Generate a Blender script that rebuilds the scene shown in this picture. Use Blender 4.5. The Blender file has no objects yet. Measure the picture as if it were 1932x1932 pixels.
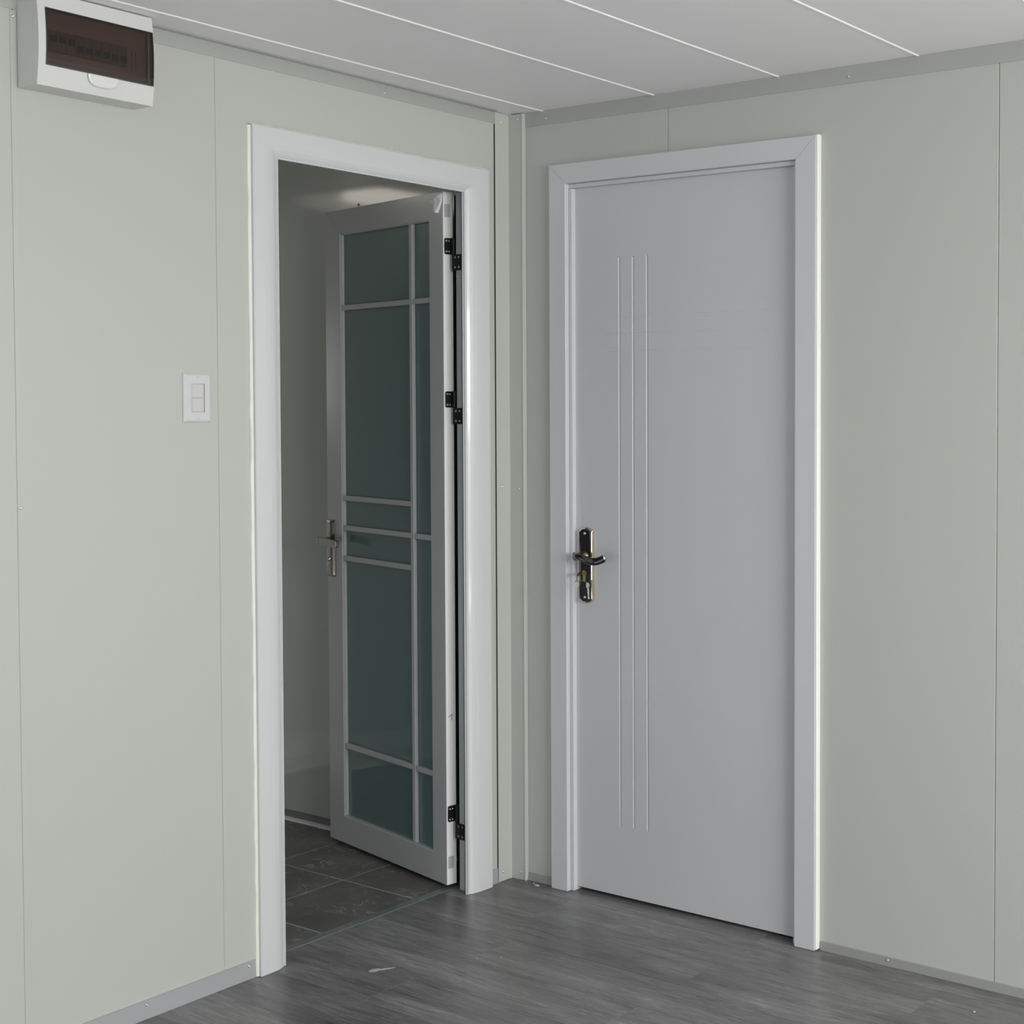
import bpy, math, random
from mathutils import Vector, Matrix

random.seed(7)
S = bpy.context.scene
COL = S.collection

# ------------------------------------------------------------------ camera
cam_d = bpy.data.cameras.new('camera')
cam = bpy.data.objects.new('camera', cam_d)
COL.objects.link(cam)
S.camera = cam
yaw, pit, rol = math.radians(-30.07753), math.radians(1.74264), math.radians(0.23219)
fw = Vector((math.sin(yaw)*math.cos(pit), math.cos(yaw)*math.cos(pit), -math.sin(pit)))
r0 = Vector((math.cos(yaw), -math.sin(yaw), 0))
u0 = r0.cross(fw)
rr = r0*math.cos(rol) + u0*math.sin(rol)
uu = -r0*math.sin(rol) + u0*math.cos(rol)
M = Matrix(((rr.x, uu.x, -fw.x, 3.059), (rr.y, uu.y, -fw.y, -2.93077), (rr.z, uu.z, -fw.z, 1.39442), (0, 0, 0, 1)))
cam.matrix_world = M
cam_d.sensor_width = 36
cam_d.lens = 2603.79/1932*36
cam_d.shift_x = (966-1720.84)/1932
cam_d.shift_y = (851.47-966)/1932
cam_d.clip_start = .05

# ------------------------------------------------------------------ world, daylight, exposure
S.view_settings.view_transform = 'Standard'
S.view_settings.look = 'None'
S.view_settings.exposure = 0.0
S.view_settings.gamma = 1.0
S.view_settings.use_curve_mapping = False
w = bpy.data.worlds.new('overcast_sky'); S.world = w; w.use_nodes = True
w.node_tree.nodes['Background'].inputs[0].default_value = (.86, .93, 1, 1)
w.node_tree.nodes['Background'].inputs[1].default_value = 1.0
RX, RY, H = 4.8, -5.2, 2.25        # room: x 0..RX, y RY..0

def area(name, loc, rot, sx, sy, power, col):
    l = bpy.data.lights.new(name, 'AREA'); l.shape = 'RECTANGLE'; l.size = sx; l.size_y = sy
    l.energy = power; l.color = col
    o = bpy.data.objects.new(name, l); COL.objects.link(o); o.location = loc; o.rotation_euler = rot
    return o
# daylight entering by the two window openings (east glazed door, south window)
area('daylight_east', (RX+1.4, -1.3, 2.25), (0, math.radians(90), 0), 2.0, 4.5, 575, (.99, .985, .975))
area('daylight_south', (1.9, RY-.06, .75), (math.radians(90), 0, 0), 2.4, 1.3, 15, (.88, .94, 1))
# upward fill lamp added outside the opening for unseen ground, lifts the ceiling
area('ground_bounce_fill', (RX+1.35, -1.3, .0), (math.pi, 0, 0), 2.5, 4.5, 310, (1, .985, .965))
# fill lamp added out of view to brighten the bathroom, no window there
area('bathroom_fill', (-.80, -1.74, .40), (math.radians(90), 0, 0), .9, .5, 1.9, (.95, .98, 1))

# ------------------------------------------------------------------ materials
def mat(name, col, rough=.5, metal=0, coat=0, coat_rough=.1, coat_ior=1.5, spec=.5, noise=None, bump=None, trans=0, ior=1.45, alpha=1, emit=None):
    m = bpy.data.materials.new(name); m.use_nodes = True
    nt = m.node_tree; b = nt.nodes['Principled BSDF']
    b.inputs['Base Color'].default_value = (*col, 1)
    b.inputs['Roughness'].default_value = rough
    b.inputs['Metallic'].default_value = metal
    b.inputs['Coat Weight'].default_value = coat
    b.inputs['Coat Roughness'].default_value = coat_rough
    b.inputs['Coat IOR'].default_value = coat_ior
    b.inputs['Specular IOR Level'].default_value = spec
    b.inputs['Transmission Weight'].default_value = trans
    b.inputs['IOR'].default_value = ior
    b.inputs['Alpha'].default_value = alpha
    if emit:
        b.inputs['Emission Color'].default_value = (*emit[0], 1); b.inputs['Emission Strength'].default_value = emit[1]
    tc = nt.nodes.new('ShaderNodeTexCoord')
    if noise:      # (scale, amount): gentle tone variation
        n = nt.nodes.new('ShaderNodeTexNoise'); n.inputs['Scale'].default_value = noise[0]; n.inputs['Detail'].default_value = 4
        nt.links.new(tc.outputs['Object'], n.inputs['Vector'])
        mx = nt.nodes.new('ShaderNodeMix'); mx.data_type = 'RGBA'
        a = noise[1]
        mx.inputs[6].default_value = (*[c*(1-a) for c in col], 1); mx.inputs[7].default_value = (*[min(1, c*(1+a)) for c in col], 1)
        nt.links.new(n.outputs['Fac'], mx.inputs[0]); nt.links.new(mx.outputs[2], b.inputs['Base Color'])
    if bump:       # (scale, strength, distance)
        n = nt.nodes.new('ShaderNodeTexNoise'); n.inputs['Scale'].default_value = bump[0]; n.inputs['Detail'].default_value = 3
        nt.links.new(tc.outputs['Object'], n.inputs['Vector'])
        bp = nt.nodes.new('ShaderNodeBump'); bp.inputs['Strength'].default_value = bump[1]; bp.inputs['Distance'].default_value = bump[2]
        nt.links.new(n.outputs['Fac'], bp.inputs['Height']); nt.links.new(bp.outputs['Normal'], b.inputs['Normal'])
    return m

WALL = mat('wall_panel_paint', (.522, .532, .496), .42, coat=.25, coat_rough=.25, noise=(1.3, .02), bump=(2.0, .12, .01))
BATHW = mat('bath_panel_paint', (.50, .52, .49), .45, coat=1, coat_rough=.10, coat_ior=2.1, noise=(1.5, .03), bump=(2.2, .15, .008))
CEIL = mat('ceiling_panel_paint', (.90, .89, .895), .45, coat=.2, coat_rough=.3, bump=(1.4, .15, .01))
BEAD = mat('ceiling_joint', (.93, .93, .92), .35)
DARK = mat('dark_gap', (.02, .022, .022), .8)
TRIM = mat('grey_trim_metal', (.47, .48, .46), .38, metal=.25, noise=(3, .04))
TRIMB = mat('grey_base_trim_metal', (.45, .465, .47), .38, metal=.25, noise=(3, .04))
TRIMR = mat('grey_base_trim_shaded', (.36, .365, .345), .42, metal=.15, noise=(3, .04))  # same metal as the left skirting, its weaker light painted in as darker grey
CORN = mat('corner_trim_paint', (.527, .537, .50), .35, coat=.3, coat_rough=.2)
WHITE = mat('glossy_white_plastic', (.665, .675, .675), .3, coat=.6, coat_rough=.08, bump=(60, .02, .001))
CREAM = mat('cream_sealant', (.84, .84, .78), .45, bump=(90, .5, .0015))
LILAC = mat('lilac_grey_door_paint', (.60, .603, .618), .42, coat=.15, coat_rough=.3, noise=(4, .015))
LILAC2 = mat('lilac_white_casing_paint', (.64, .643, .66), .42, coat=.15, coat_rough=.3)
ALU = mat('leaf_film_shaded', (.47, .48, .48), .33, coat=.5, coat_rough=.12, bump=(14, .06, .002))  # shaded copy of the leaf finish, bathroom dimness put into the colour
ALUE = mat('leaf_film_lit', (.92, .92, .90), .35)  # lit copy of the same leaf finish, room light put into the white
JAMB = mat('grey_aluminium', (.58, .59, .60), .35, metal=.2)
GASK = mat('black_rubber', (.012, .014, .014), .5)
GLASS = mat('teal_frosted_glass', (.15, .26, .245), .5, coat=1, coat_rough=.015, coat_ior=1.5, trans=.35)
BLACK = mat('black_hinge_enamel', (.010, .010, .010), .4)
STEEL = mat('steel_screw', (.75, .75, .75), .22, metal=1)
NICK = mat('satin_nickel', (.36, .34, .31), .28, metal=1)
GOLD = mat('champagne_gold', (.72, .63, .50), .14, metal=1)
BLKG = mat('black_chrome', (.012, .012, .012), .18, metal=.0, coat=1, coat_rough=.06)
BRASS = mat('aged_brass', (.45, .37, .20), .28, metal=1)
PLAST = mat('switch_plastic', (.64, .645, .645), .35, coat=.3, coat_rough=.15)
IVORY = mat('ivory_rocker', (.64, .64, .61), .35)
BOXP = mat('box_plastic', (.70, .70, .675), .4, noise=(6, .015))
BOXS = mat('box_base_plastic', (.70, .70, .675), .45)
INNER = mat('box_inner_brownish', (.62, .56, .53), .5)
BRKR = mat('breaker_grey', (.28, .26, .26), .45)
TOGG = mat('breaker_toggle', (.02, .02, .03), .4)
TAB = mat('clear_latch', (.72, .73, .70), .15, coat=.6, coat_rough=.05)
CONC = mat('sub_base', (.10, .10, .10), .8)
LAMPM = mat('lamp_opal', (.9, .9, .86), .4, emit=((1, .93, .82), 2.3))
SHELL = mat('far_wall_paint', (.66, .70, .64), .5)

def smoke():
    m = bpy.data.materials.new('smoked_brown_window'); m.use_nodes = True
    nt = m.node_tree; nt.nodes.clear()
    o = nt.nodes.new('ShaderNodeOutputMaterial'); t = nt.nodes.new('ShaderNodeBsdfTransparent')
    t.inputs[0].default_value = (.53, .455, .42, 1)
    g = nt.nodes.new('ShaderNodeBsdfGlossy'); g.inputs['Roughness'].default_value = .06; g.inputs[0].default_value = (1, 1, 1, 1)
    f = nt.nodes.new('ShaderNodeFresnel'); f.inputs[0].default_value = 1.5
    x = nt.nodes.new('ShaderNodeMixShader')
    nt.links.new(f.outputs[0], x.inputs[0]); nt.links.new(t.outputs[0], x.inputs[1]); nt.links.new(g.outputs[0], x.inputs[2]); nt.links.new(x.outputs[0], o.inputs[0])
    return m
SMOKE = smoke()

def wood():
    m = bpy.data.materials.new('grey_oak_laminate'); m.use_nodes = True
    nt = m.node_tree; b = nt.nodes['Principled BSDF']; N = nt.nodes.new; L = nt.links.new
    tc = N('ShaderNodeTexCoord'); oi = N('ShaderNodeObjectInfo')
    off = N('ShaderNodeVectorMath'); off.operation = 'MULTIPLY_ADD'
    cmb = N('ShaderNodeCombineXYZ')
    for i in range(3): L(oi.outputs['Random'], cmb.inputs[i])
    off.inputs[1].default_value = (37, 53, 11)
    L(cmb.outputs[0], off.inputs[0]); L(tc.outputs['Object'], off.inputs[2])
    def nz(sc, det, scale, dist=0):
        mp = N('ShaderNodeMapping'); mp.inputs['Scale'].default_value = sc; L(off.outputs[0], mp.inputs[0])
        n = N('ShaderNodeTexNoise'); n.inputs['Scale'].default_value = scale; n.inputs['Detail'].default_value = det
        n.inputs['Distortion'].default_value = dist; L(mp.outputs[0], n.inputs['Vector']); return n
    big = nz((1.0, 7, 1), 3, 1.6, .5)
    mid = nz((1.6, 26, 1), 5, 2.6, .9)
    fine = nz((5, 160, 1), 4, 3, .3)
    def ramp(n, a, bq, ca, cb):
        r = N('ShaderNodeValToRGB'); r.color_ramp.elements[0].position = a; r.color_ramp.elements[1].position = bq
        r.color_ramp.elements[0].color = (*ca, 1); r.color_ramp.elements[1].color = (*cb, 1); L(n.outputs['Fac'], r.inputs[0]); return r
    r1 = ramp(big, .32, .68, (.118, .114, .117), (.222, .219, .221))
    r2 = ramp(mid, .34, .70, (.76,)*3, (1.2,)*3)
    r3 = ramp(fine, .36, .72, (.80,)*3, (1.42,)*3)
    def mul(a, c):
        x = N('ShaderNodeMix'); x.data_type = 'RGBA'; x.blend_type = 'MULTIPLY'; x.inputs[0].default_value = 1
        L(a, x.inputs[6]); L(c, x.inputs[7]); return x.outputs[2]
    fl_ = nz((3.2, 40, 1), 9, 6.5, 1.6)
    r4 = ramp(fl_, .57, .74, (1,)*3, (1.75,)*3)
    dk_ = nz((1.8, 22, 3), 8, 5.0, 2.2)
    r5 = ramp(dk_, .27, .42, (.62,)*3, (1,)*3)
    c = mul(mul(mul(mul(r1.outputs[0], r2.outputs[0]), r3.outputs[0]), r4.outputs[0]), r5.outputs[0])
    tone = N('ShaderNodeMapRange'); tone.inputs[3].default_value = .9; tone.inputs[4].default_value = 1.1; L(oi.outputs['Random'], tone.inputs[0])
    hv = N('ShaderNodeVectorMath'); hv.operation = 'SCALE'; L(c, hv.inputs[0]); L(tone.outputs[0], hv.inputs['Scale'])
    L(hv.outputs[0], b.inputs['Base Color'])
    rg = ramp(mid, .3, .7, (.27,)*3, (.42,)*3); L(rg.outputs[0], b.inputs['Roughness'])
    bp = N('ShaderNodeBump'); bp.inputs['Strength'].default_value = .25; bp.inputs['Distance'].default_value = .0006
    L(fine.outputs['Fac'], bp.inputs['Height']); L(bp.outputs[0], b.inputs['Normal'])
    return m
WOOD = wood()

def tile_mat():
    m = bpy.data.materials.new('dark_marbled_tile'); m.use_nodes = True
    nt = m.node_tree; b = nt.nodes['Principled BSDF']; N = nt.nodes.new; L = nt.links.new
    tc = N('ShaderNodeTexCoord'); oi = N('ShaderNodeObjectInfo')
    cmb = N('ShaderNodeCombineXYZ')
    for i in range(3): L(oi.outputs['Random'], cmb.inputs[i])
    off = N('ShaderNodeVectorMath'); off.operation = 'MULTIPLY_ADD'; off.inputs[1].default_value = (17, 29, 5)
    L(cmb.outputs[0], off.inputs[0]); L(tc.outputs['Object'], off.inputs[2])
    n1 = N('ShaderNodeTexNoise'); n1.inputs['Scale'].default_value = 7; n1.inputs['Detail'].default_value = 7; L(off.outputs[0], n1.inputs['Vector'])
    r1 = N('ShaderNodeValToRGB'); r1.color_ramp.elements[0].position = .35; r1.color_ramp.elements[1].position = .68
    r1.color_ramp.elements[0].color = (.095, .09, .085, 1); r1.color_ramp.elements[1].color = (.15, .143, .136, 1); L(n1.outputs['Fac'], r1.inputs[0])
    mp = N('ShaderNodeMapping'); mp.inputs['Scale'].default_value = (5, 11, 1); mp.inputs['Rotation'].default_value = (0, 0, .5); L(off.outputs[0], mp.inputs[0])
    n2 = N('ShaderNodeTexNoise'); n2.inputs['Scale'].default_value = 1.6; n2.inputs['Detail'].default_value = 6; n2.inputs['Distortion'].default_value = 1.6; L(mp.outputs[0], n2.inputs['Vector'])
    v = N('ShaderNodeMath'); v.operation = 'SUBTRACT'; v.inputs[1].default_value = .5; L(n2.outputs['Fac'], v.inputs[0])
    a = N('ShaderNodeMath'); a.operation = 'ABSOLUTE'; L(v.outputs[0], a.inputs[0])
    r2 = N('ShaderNodeValToRGB'); r2.color_ramp.elements[0].position = 0; r2.color_ramp.elements[1].position = .02
    r2.color_ramp.elements[0].color = (.8,)*3+(1,); r2.color_ramp.elements[1].color = (0, 0, 0, 1); L(a.outputs[0], r2.inputs[0])
    n3 = N('ShaderNodeTexNoise'); n3.inputs['Scale'].default_value = 9; L(off.outputs[0], n3.inputs['Vector'])
    r3 = N('ShaderNodeValToRGB'); r3.color_ramp.elements[0].position = .44; r3.color_ramp.elements[1].position = .66; L(n3.outputs['Fac'], r3.inputs[0])
    mm = N('ShaderNodeMath'); mm.operation = 'MULTIPLY'; L(r2.outputs[0], mm.inputs[0]); L(r3.outputs[0], mm.inputs[1])
    mx = N('ShaderNodeMix'); mx.data_type = 'RGBA'; L(mm.outputs[0], mx.inputs[0]); L(r1.outputs[0], mx.inputs[6]); mx.inputs[7].default_value = (.50, .48, .45, 1)
    L(mx.outputs[2], b.inputs['Base Color']); b.inputs['Roughness'].default_value = .42
    return m
TILE = tile_mat()
BSK = mat('dark_skirting', (.17, .175, .175), .45)
GROUT = mat('grout', (.72, .68, .65), .8)
THR = mat('threshold_metal', (.30, .34, .335), .25, metal=.6)

# ------------------------------------------------------------------ helpers
def link(o, parent=None):
    COL.objects.link(o)
    if parent: o.parent = parent
    return o
def wloc(p):
    return p.location if p else Vector((0, 0, 0))
def meshobj(name, verts, faces, m, parent=None, smooth=False, local=False, bevel=0, loc=None, seg=2):
    off = Vector((0, 0, 0))
    if not local:
        p = parent
        while p: off += p.location; p = p.parent
    l = Vector(loc) if loc else Vector((0, 0, 0))
    me = bpy.data.meshes.new(name)
    me.from_pydata([tuple(Vector(v)-off-l) for v in verts], [], faces); me.validate(); me.update()
    if m: me.materials.append(m)
    import bmesh
    bm = bmesh.new(); bm.from_mesh(me); bmesh.ops.recalc_face_normals(bm, faces=bm.faces); bm.to_mesh(me); bm.free()
    if smooth:
        for f in me.polygons: f.use_smooth = True
    o = bpy.data.objects.new(name, me); o.location = l
    link(o, parent)
    if bevel:
        b = o.modifiers.new('bevel', 'BEVEL'); b.width = bevel; b.segments = seg; b.limit_method = 'ANGLE'; b.angle_limit = math.radians(40)
    return o
def bx(x0, x1, y0, y1, z0, z1):
    v = [(x, y, z) for x in (x0, x1) for y in (y0, y1) for z in (z0, z1)]
    return v, [(0, 1, 3, 2), (4, 6, 7, 5), (0, 4, 5, 1), (2, 3, 7, 6), (0, 2, 6, 4), (1, 5, 7, 3)]
def join(parts):
    V, F = [], []
    for v, f in parts:
        n = len(V); V += list(v); F += [tuple(i+n for i in q) for q in f]
    return V, F
def box(name, b, m, parent=None, **k):
    v, f = bx(*b); return meshobj(name, v, f, m, parent, **k)
def prism(poly, fn, a, b):
    """extrude a 2-D polygon between depths a and b; fn maps (p, q, depth) to space"""
    n = len(poly)
    v = [fn(p, q, a) for p, q in poly] + [fn(p, q, b) for p, q in poly]
    f = [tuple(range(n)), tuple(range(2*n-1, n-1, -1))] + [(i, (i+1) % n, (i+1) % n+n, i+n) for i in range(n)]
    return v, f
def lathe(cx, profile, axis, n=24):
    """revolve (radius, height) profile around axis; cx base point"""
    ax = Vector(axis).normalized(); t = ax.orthogonal().normalized(); s = ax.cross(t); c = Vector(cx)
    V, F = [], []
    for r, h in profile:
        for i in range(n):
            a = 2*math.pi*i/n
            V.append(tuple(c+ax*h+(t*math.cos(a)+s*math.sin(a))*r))
    for k in range(len(profile)-1):
        for i in range(n):
            j = (i+1) % n; F.append((k*n+i, k*n+j, (k+1)*n+j, (k+1)*n+i))
    F.append(tuple(range(n-1, -1, -1))); F.append(tuple((len(profile)-1)*n+i for i in range(n)))
    return V, F
def sweep(pts, rads, up, n=14, sq=1.0):
    """tube with elliptic section; rads = [(side radius, up radius)]"""
    P = [Vector(p) for p in pts]; V, F = [], []
    for k, p in enumerate(P):
        t = (P[min(k+1, len(P)-1)]-P[max(k-1, 0)]).normalized()
        s = t.cross(Vector(up)).normalized(); q = s.cross(t)
        for i in range(n):
            a = 2*math.pi*i/n; c, d = math.cos(a), math.sin(a)
            if sq != 1: c = math.copysign(abs(c)**sq, c); d = math.copysign(abs(d)**sq, d)
            V.append(tuple(p+s*c*rads[k][0]+q*d*rads[k][1]))
    for k in range(len(P)-1):
        for i in range(n):
            j = (i+1) % n; F.append((k*n+i, k*n+j, (k+1)*n+j, (k+1)*n+i))
    F.append(tuple(range(n-1, -1, -1))); F.append(tuple((len(P)-1)*n+i for i in range(n)))
    return V, F
def smoothpath(pts, m=4):
    P = [Vector(p) for p in pts]; out = []
    for i in range(len(P)-1):
        p0, p1, p2, p3 = P[max(i-1, 0)], P[i], P[i+1], P[min(i+2, len(P)-1)]
        for k in range(m):
            t = k/m
            out.append(.5*((2*p1)+(-p0+p2)*t+(2*p0-5*p1+4*p2-p3)*t*t+(-p0+3*p1-3*p2+p3)*t**3))
    out.append(P[-1]); return out
def tag(o, label, cat, group=None, kind=None):
    o['label'] = label; o['category'] = cat
    if group: o['group'] = group
    if kind: o['kind'] = kind
    return o
def empty(name, loc, label=None, cat=None, kind=None, rz=0, group=None):
    o = bpy.data.objects.new(name, None); o.location = loc; o.rotation_euler = (0, 0, rz); o.empty_display_size = .05
    link(o)
    if label: tag(o, label, cat, group, kind)
    return o
_sm = {}
def screw(parent, pos, axis, r=.0045, m=None, name='screw'):
    key = (tuple(axis), r)
    if key not in _sm:
        ax = Vector(axis).normalized()
        v, f = lathe((0, 0, 0), [(r, 0), (r, .0006), (r*.92, .0016), (r*.7, .0024), (r*.32, .0028), (r*.30, .0016)], axis, 14)
        me = bpy.data.meshes.new('screw'); me.from_pydata(v, [], f); me.materials.append(m or STEEL)
        for q in me.polygons: q.use_smooth = True
        _sm[key] = me
    o = bpy.data.objects.new(name, _sm[key])
    off = Vector((0, 0, 0)); p = parent
    while p: off += p.location; p = p.parent
    o.location = Vector(pos)-off
    return link(o, parent)

LX = lambda p, q, d: (d, p, q)         # polygons in the y-z plane, depth along x
RYf = lambda p, q, d: (p, d, q)        # polygons in the x-z plane, depth along y
TH = .073

# ------------------------------------------------------------------ left wall (x = 0) with the bathroom doorway
g = .0009
wl = empty('wall_left', (0, 0, 0), 'pale grey-green panelled wall with the open glazed door, switch and electrical box', 'wall', 'structure')
OY0, OY1, OZ = -.130, -.7765, 2.040
def lpanel(poly): 
    v, f = prism(poly, LX, -.02, 0); return meshobj('panel', v, f, WALL, wl, bevel=.0007, seg=1)
lpanel([(-.0, 0), (OY0, 0), (OY0, OZ), (OY1, OZ), (OY1, 0), (-.9263+.0002, 0), (-.9263+.0002, H), (0, H)])
lpanel([(-.9263-.0002, 0), (-1.372+g, 0), (-1.372+g, H), (-.9263-.0002, H)])
y = -1.372
while y > RY:
    y2 = max(y-1.0, RY)
    lpanel([(y-g, 0), (y2+g, 0), (y2+g, H), (y-g, H)]); y = y2
v, f = prism([(.0, 0), (OY0, 0), (OY0, OZ), (OY1, OZ), (OY1, 0), (RY, 0), (RY, H), (0, H)], LX, -TH, -.021)
meshobj('backing', v, f, BATHW, wl)

# ------------------------------------------------------------------ right wall (y = 0) with the closed door
wr = empty('wall_right', (0, 0, 0), 'pale grey-green panelled wall holding the closed lilac-white door', 'wall', 'structure')
DX0, DX1, DZ = .205, 1.048, 2.05
def rpanel(poly):
    v, f = prism(poly, RYf, 0, .02); return meshobj('panel', v, f, WALL, wr, bevel=.0007, seg=1)
rpanel([(0, 0), (DX0, 0), (DX0, DZ), (.591-.0007, DZ), (.591-.0007, H), (0, H)])
rpanel([(.591+.0007, H), (.591+.0007, DZ), (DX1, DZ), (DX1, 0), (1.5945-g, 0), (1.5945-g, H)])
x = 1.5945
while x < RX:
    x2 = min(x+1.0, RX)
    rpanel([(x+g, 0), (x2-g, 0), (x2-g, H), (x+g, H)]); x = x2
v, f = prism([(-.073, 0), (DX0, 0), (DX0, DZ), (DX1, DZ), (DX1, 0), (RX, 0), (RX, H), (-.073, H)], RYf, .021, .075)
meshobj('backing', v, f, DARK, wr)

# ------------------------------------------------------------------ walls behind the camera with their window openings
def wall_open(name, label, hor, d0, d1, a0, a1, oa0, oa1, oz0, oz1):
    e = empty(name, (0, 0, 0), label, 'wall', 'structure')
    q = [(a0, oa0, 0, H), (oa1, a1, 0, H), (oa0, oa1, 0, oz0), (oa0, oa1, oz1, H)]
    v, f = join([bx(d0, d1, a, b, z0, z1) if hor == 'x' else bx(a, b, d0, d1, z0, z1) for a, b, z0, z1 in q if b-a > 1e-4 and z1-z0 > 1e-4])
    meshobj('panel', v, f, SHELL, e); return e
wall_open('wall_east', 'panelled end wall far right with a wide glazed opening', 'x', RX, RX+.07, RY, 0, -2.6, -.5, .05, 2.05)
wall_open('wall_south', 'panelled wall behind the viewpoint with a window opening', 'y', RY-.07, RY, 0, RX, .7, 3.1, .05, 2.05)
def winframe(name, label, hor, d, a0, a1, z0, z1):
    t = .05; am = (a0+a1)/2
    e = empty(name, ((d, a0, z0) if hor == 'x' else (a0, d, z0)), label, 'window', 'structure')
    for (p, q, r, s) in ((a0, a0+t, z0, z1), (a1-t, a1, z0, z1), (a0+t, a1-t, z0, z0+t), (a0+t, a1-t, z1-t, z1), (am-t/2, am+t/2, z0+t, z1-t)):
        b = (d, d+.045, p, q, r, s) if hor == 'x' else (p, q, d-.045, d, r, s)
        box('frame_bar', b, WHITE, e)
winframe('window_1', 'white framed wide glazed opening in the far right end wall', 'x', RX+.005, -2.6, -.5, .05, 2.05)
winframe('window_2', 'white framed window opening in the wall behind the viewpoint', 'y', RY-.005, .7, 3.1, .05, 2.05)

# ------------------------------------------------------------------ ceiling panels running away from the viewer
ce = empty('ceiling', (0, 0, H), 'white ceiling of long metal panels with thin raised joints', 'ceiling', 'structure')
seams = [.1246]
while seams[-1] < RX: seams.append(seams[-1]+.4165)
xs = [0]+[s for s in seams if s < RX-.01]+[RX]
rise = lambda x: .004*max(0, x-.6)
for a, b in zip(xs[:-1], xs[1:]):
    n = 5
    poly = [(a+.0012, H+.04)]+[(a+.0012, H+rise(a)+.0014), (a+.006, H+rise(a))]+[(b-.006, H+rise(b)), (b-.0012, H+rise(b)+.0014)]+[(b-.0012, H+.04)]
    v, f = prism(poly, lambda p, q, d: (p, d, q), RY, 0)
    meshobj('panel', v, f, CEIL, ce)
for s in xs[1:-1]:
    z = H+rise(s)
    v, f = prism([(s-.0030, z+.002), (s-.0022, z-.0016), (s, z-.0024), (s+.0022, z-.0016), (s+.0030, z+.002)], lambda p, q, d: (p, d, q), RY, -.001)
    meshobj('joint_strip', v, f, BEAD, ce)
box('backing', (-TH, RX+.07, RY-.07, .075, H+.045, H+.09), CONC, ce)

# ------------------------------------------------------------------ floor: grey laminate planks
fl = empty('floor', (0, 0, 0), 'dark grey oak laminate plank floor', 'floor', 'structure')
PW, PL = .1485, 1.2
pm = {}
def plank_mesh(L, W):
    k = (round(L, 4), round(W, 4))
    if k in pm: return pm[k]
    c, gx = .0007, .00025
    a, b, p, q = gx, L-gx, gx, W-gx
    v = [(a, p, -.010), (b, p, -.010), (b, q, -.010), (a, q, -.010),
         (a, p, -c), (b, p, -c), (b, q, -c), (a, q, -c),
         (a+c, p+c, 0), (b-c, p+c, 0), (b-c, q-c, 0), (a+c, q-c, 0)]
    f = [(3, 2, 1, 0), (0, 1, 5, 4), (1, 2, 6, 5), (2, 3, 7, 6), (3, 0, 4, 7), (4, 5, 9, 8), (5, 6, 10, 9), (6, 7, 11, 10), (7, 4, 8, 11), (8, 9, 10, 11)]
    me = bpy.data.meshes.new('plank'); me.from_pydata(v, [], f); me.materials.append(WOOD); pm[k] = me; return me
starts = {-1: .918, 0: 1.484, 1: .920, 2: .365, 3: .916, 4: .340}
rows = []
top = .052
y1 = -.0585; rows.append((-1, y1, top))
i = 0
while y1 > RY+.01:
    y0 = max(y1-PW, RY); rows.append((i, y0, y1)); y1 = y0; i += 1
for i, y0, y1 in rows:
    s = starts.get(i, (.15+i*.437) % 1.2)
    while s > -.0735: s -= PL
    while s < RX:
        a, b = max(s, -.0735 if y0 < 0 else -.0735), min(s+PL, RX)
        if b-a > .004:
            o = bpy.data.objects.new('plank', plank_mesh(b-a, y1-y0)); o.location = (a, y0, 0); link(o, fl)
        s += PL
box('sub_base', (-.0735, RX+.07, RY-.07, .075, -.05, -.0105), CONC, fl)

# ------------------------------------------------------------------ bathroom shell
BXW, BYE, BYS = -1.62, .035, -1.75
bf = empty('floor_bathroom', (-.105, 0, 0), 'dark marbled square tile floor with pale grout seen through the open door', 'floor', 'structure')
bf.name = 'floor.001'
tx = [-.105, -.408, -.727, -1.035, -1.343, BXW]
ty = [BYE, -.281, -.581, -.881, -1.181, -1.481, BYS]
for i in range(len(tx)-1):
    for j in range(len(ty)-1):
        a, b, c, d = tx[i+1]+.0014, tx[i]-.0014, ty[j+1]+.0014, ty[j]-.0014
        if i == 0: b = -.1036
        L_, W_ = b-a, d-c; e_ = .0008
        v = [(0, 0, -.008), (L_, 0, -.008), (L_, W_, -.008), (0, W_, -.008), (0, 0, -e_), (L_, 0, -e_), (L_, W_, -e_), (0, W_, -e_), (e_, e_, 0), (L_-e_, e_, 0), (L_-e_, W_-e_, 0), (e_, W_-e_, 0)]
        f = [(3, 2, 1, 0), (0, 1, 5, 4), (1, 2, 6, 5), (2, 3, 7, 6), (3, 0, 4, 7), (4, 5, 9, 8), (5, 6, 10, 9), (6, 7, 11, 10), (7, 4, 8, 11), (8, 9, 10, 11)]
        o = meshobj('tile', v, f, TILE, bf, local=True); o.location = (a+.105, c, 0)
box('grout_bed', (BXW, -.1036, BYS, BYE, -.05, -.0009), GROUT, bf)
tb = box('trim_1', (-.1035, -.0737, OY1-.002, OY0+.03, -.008, .0012), THR, bevel=.0008)
tag(tb, 'dark metal threshold strip on the floor of the open doorway', 'threshold', kind='structure')

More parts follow.
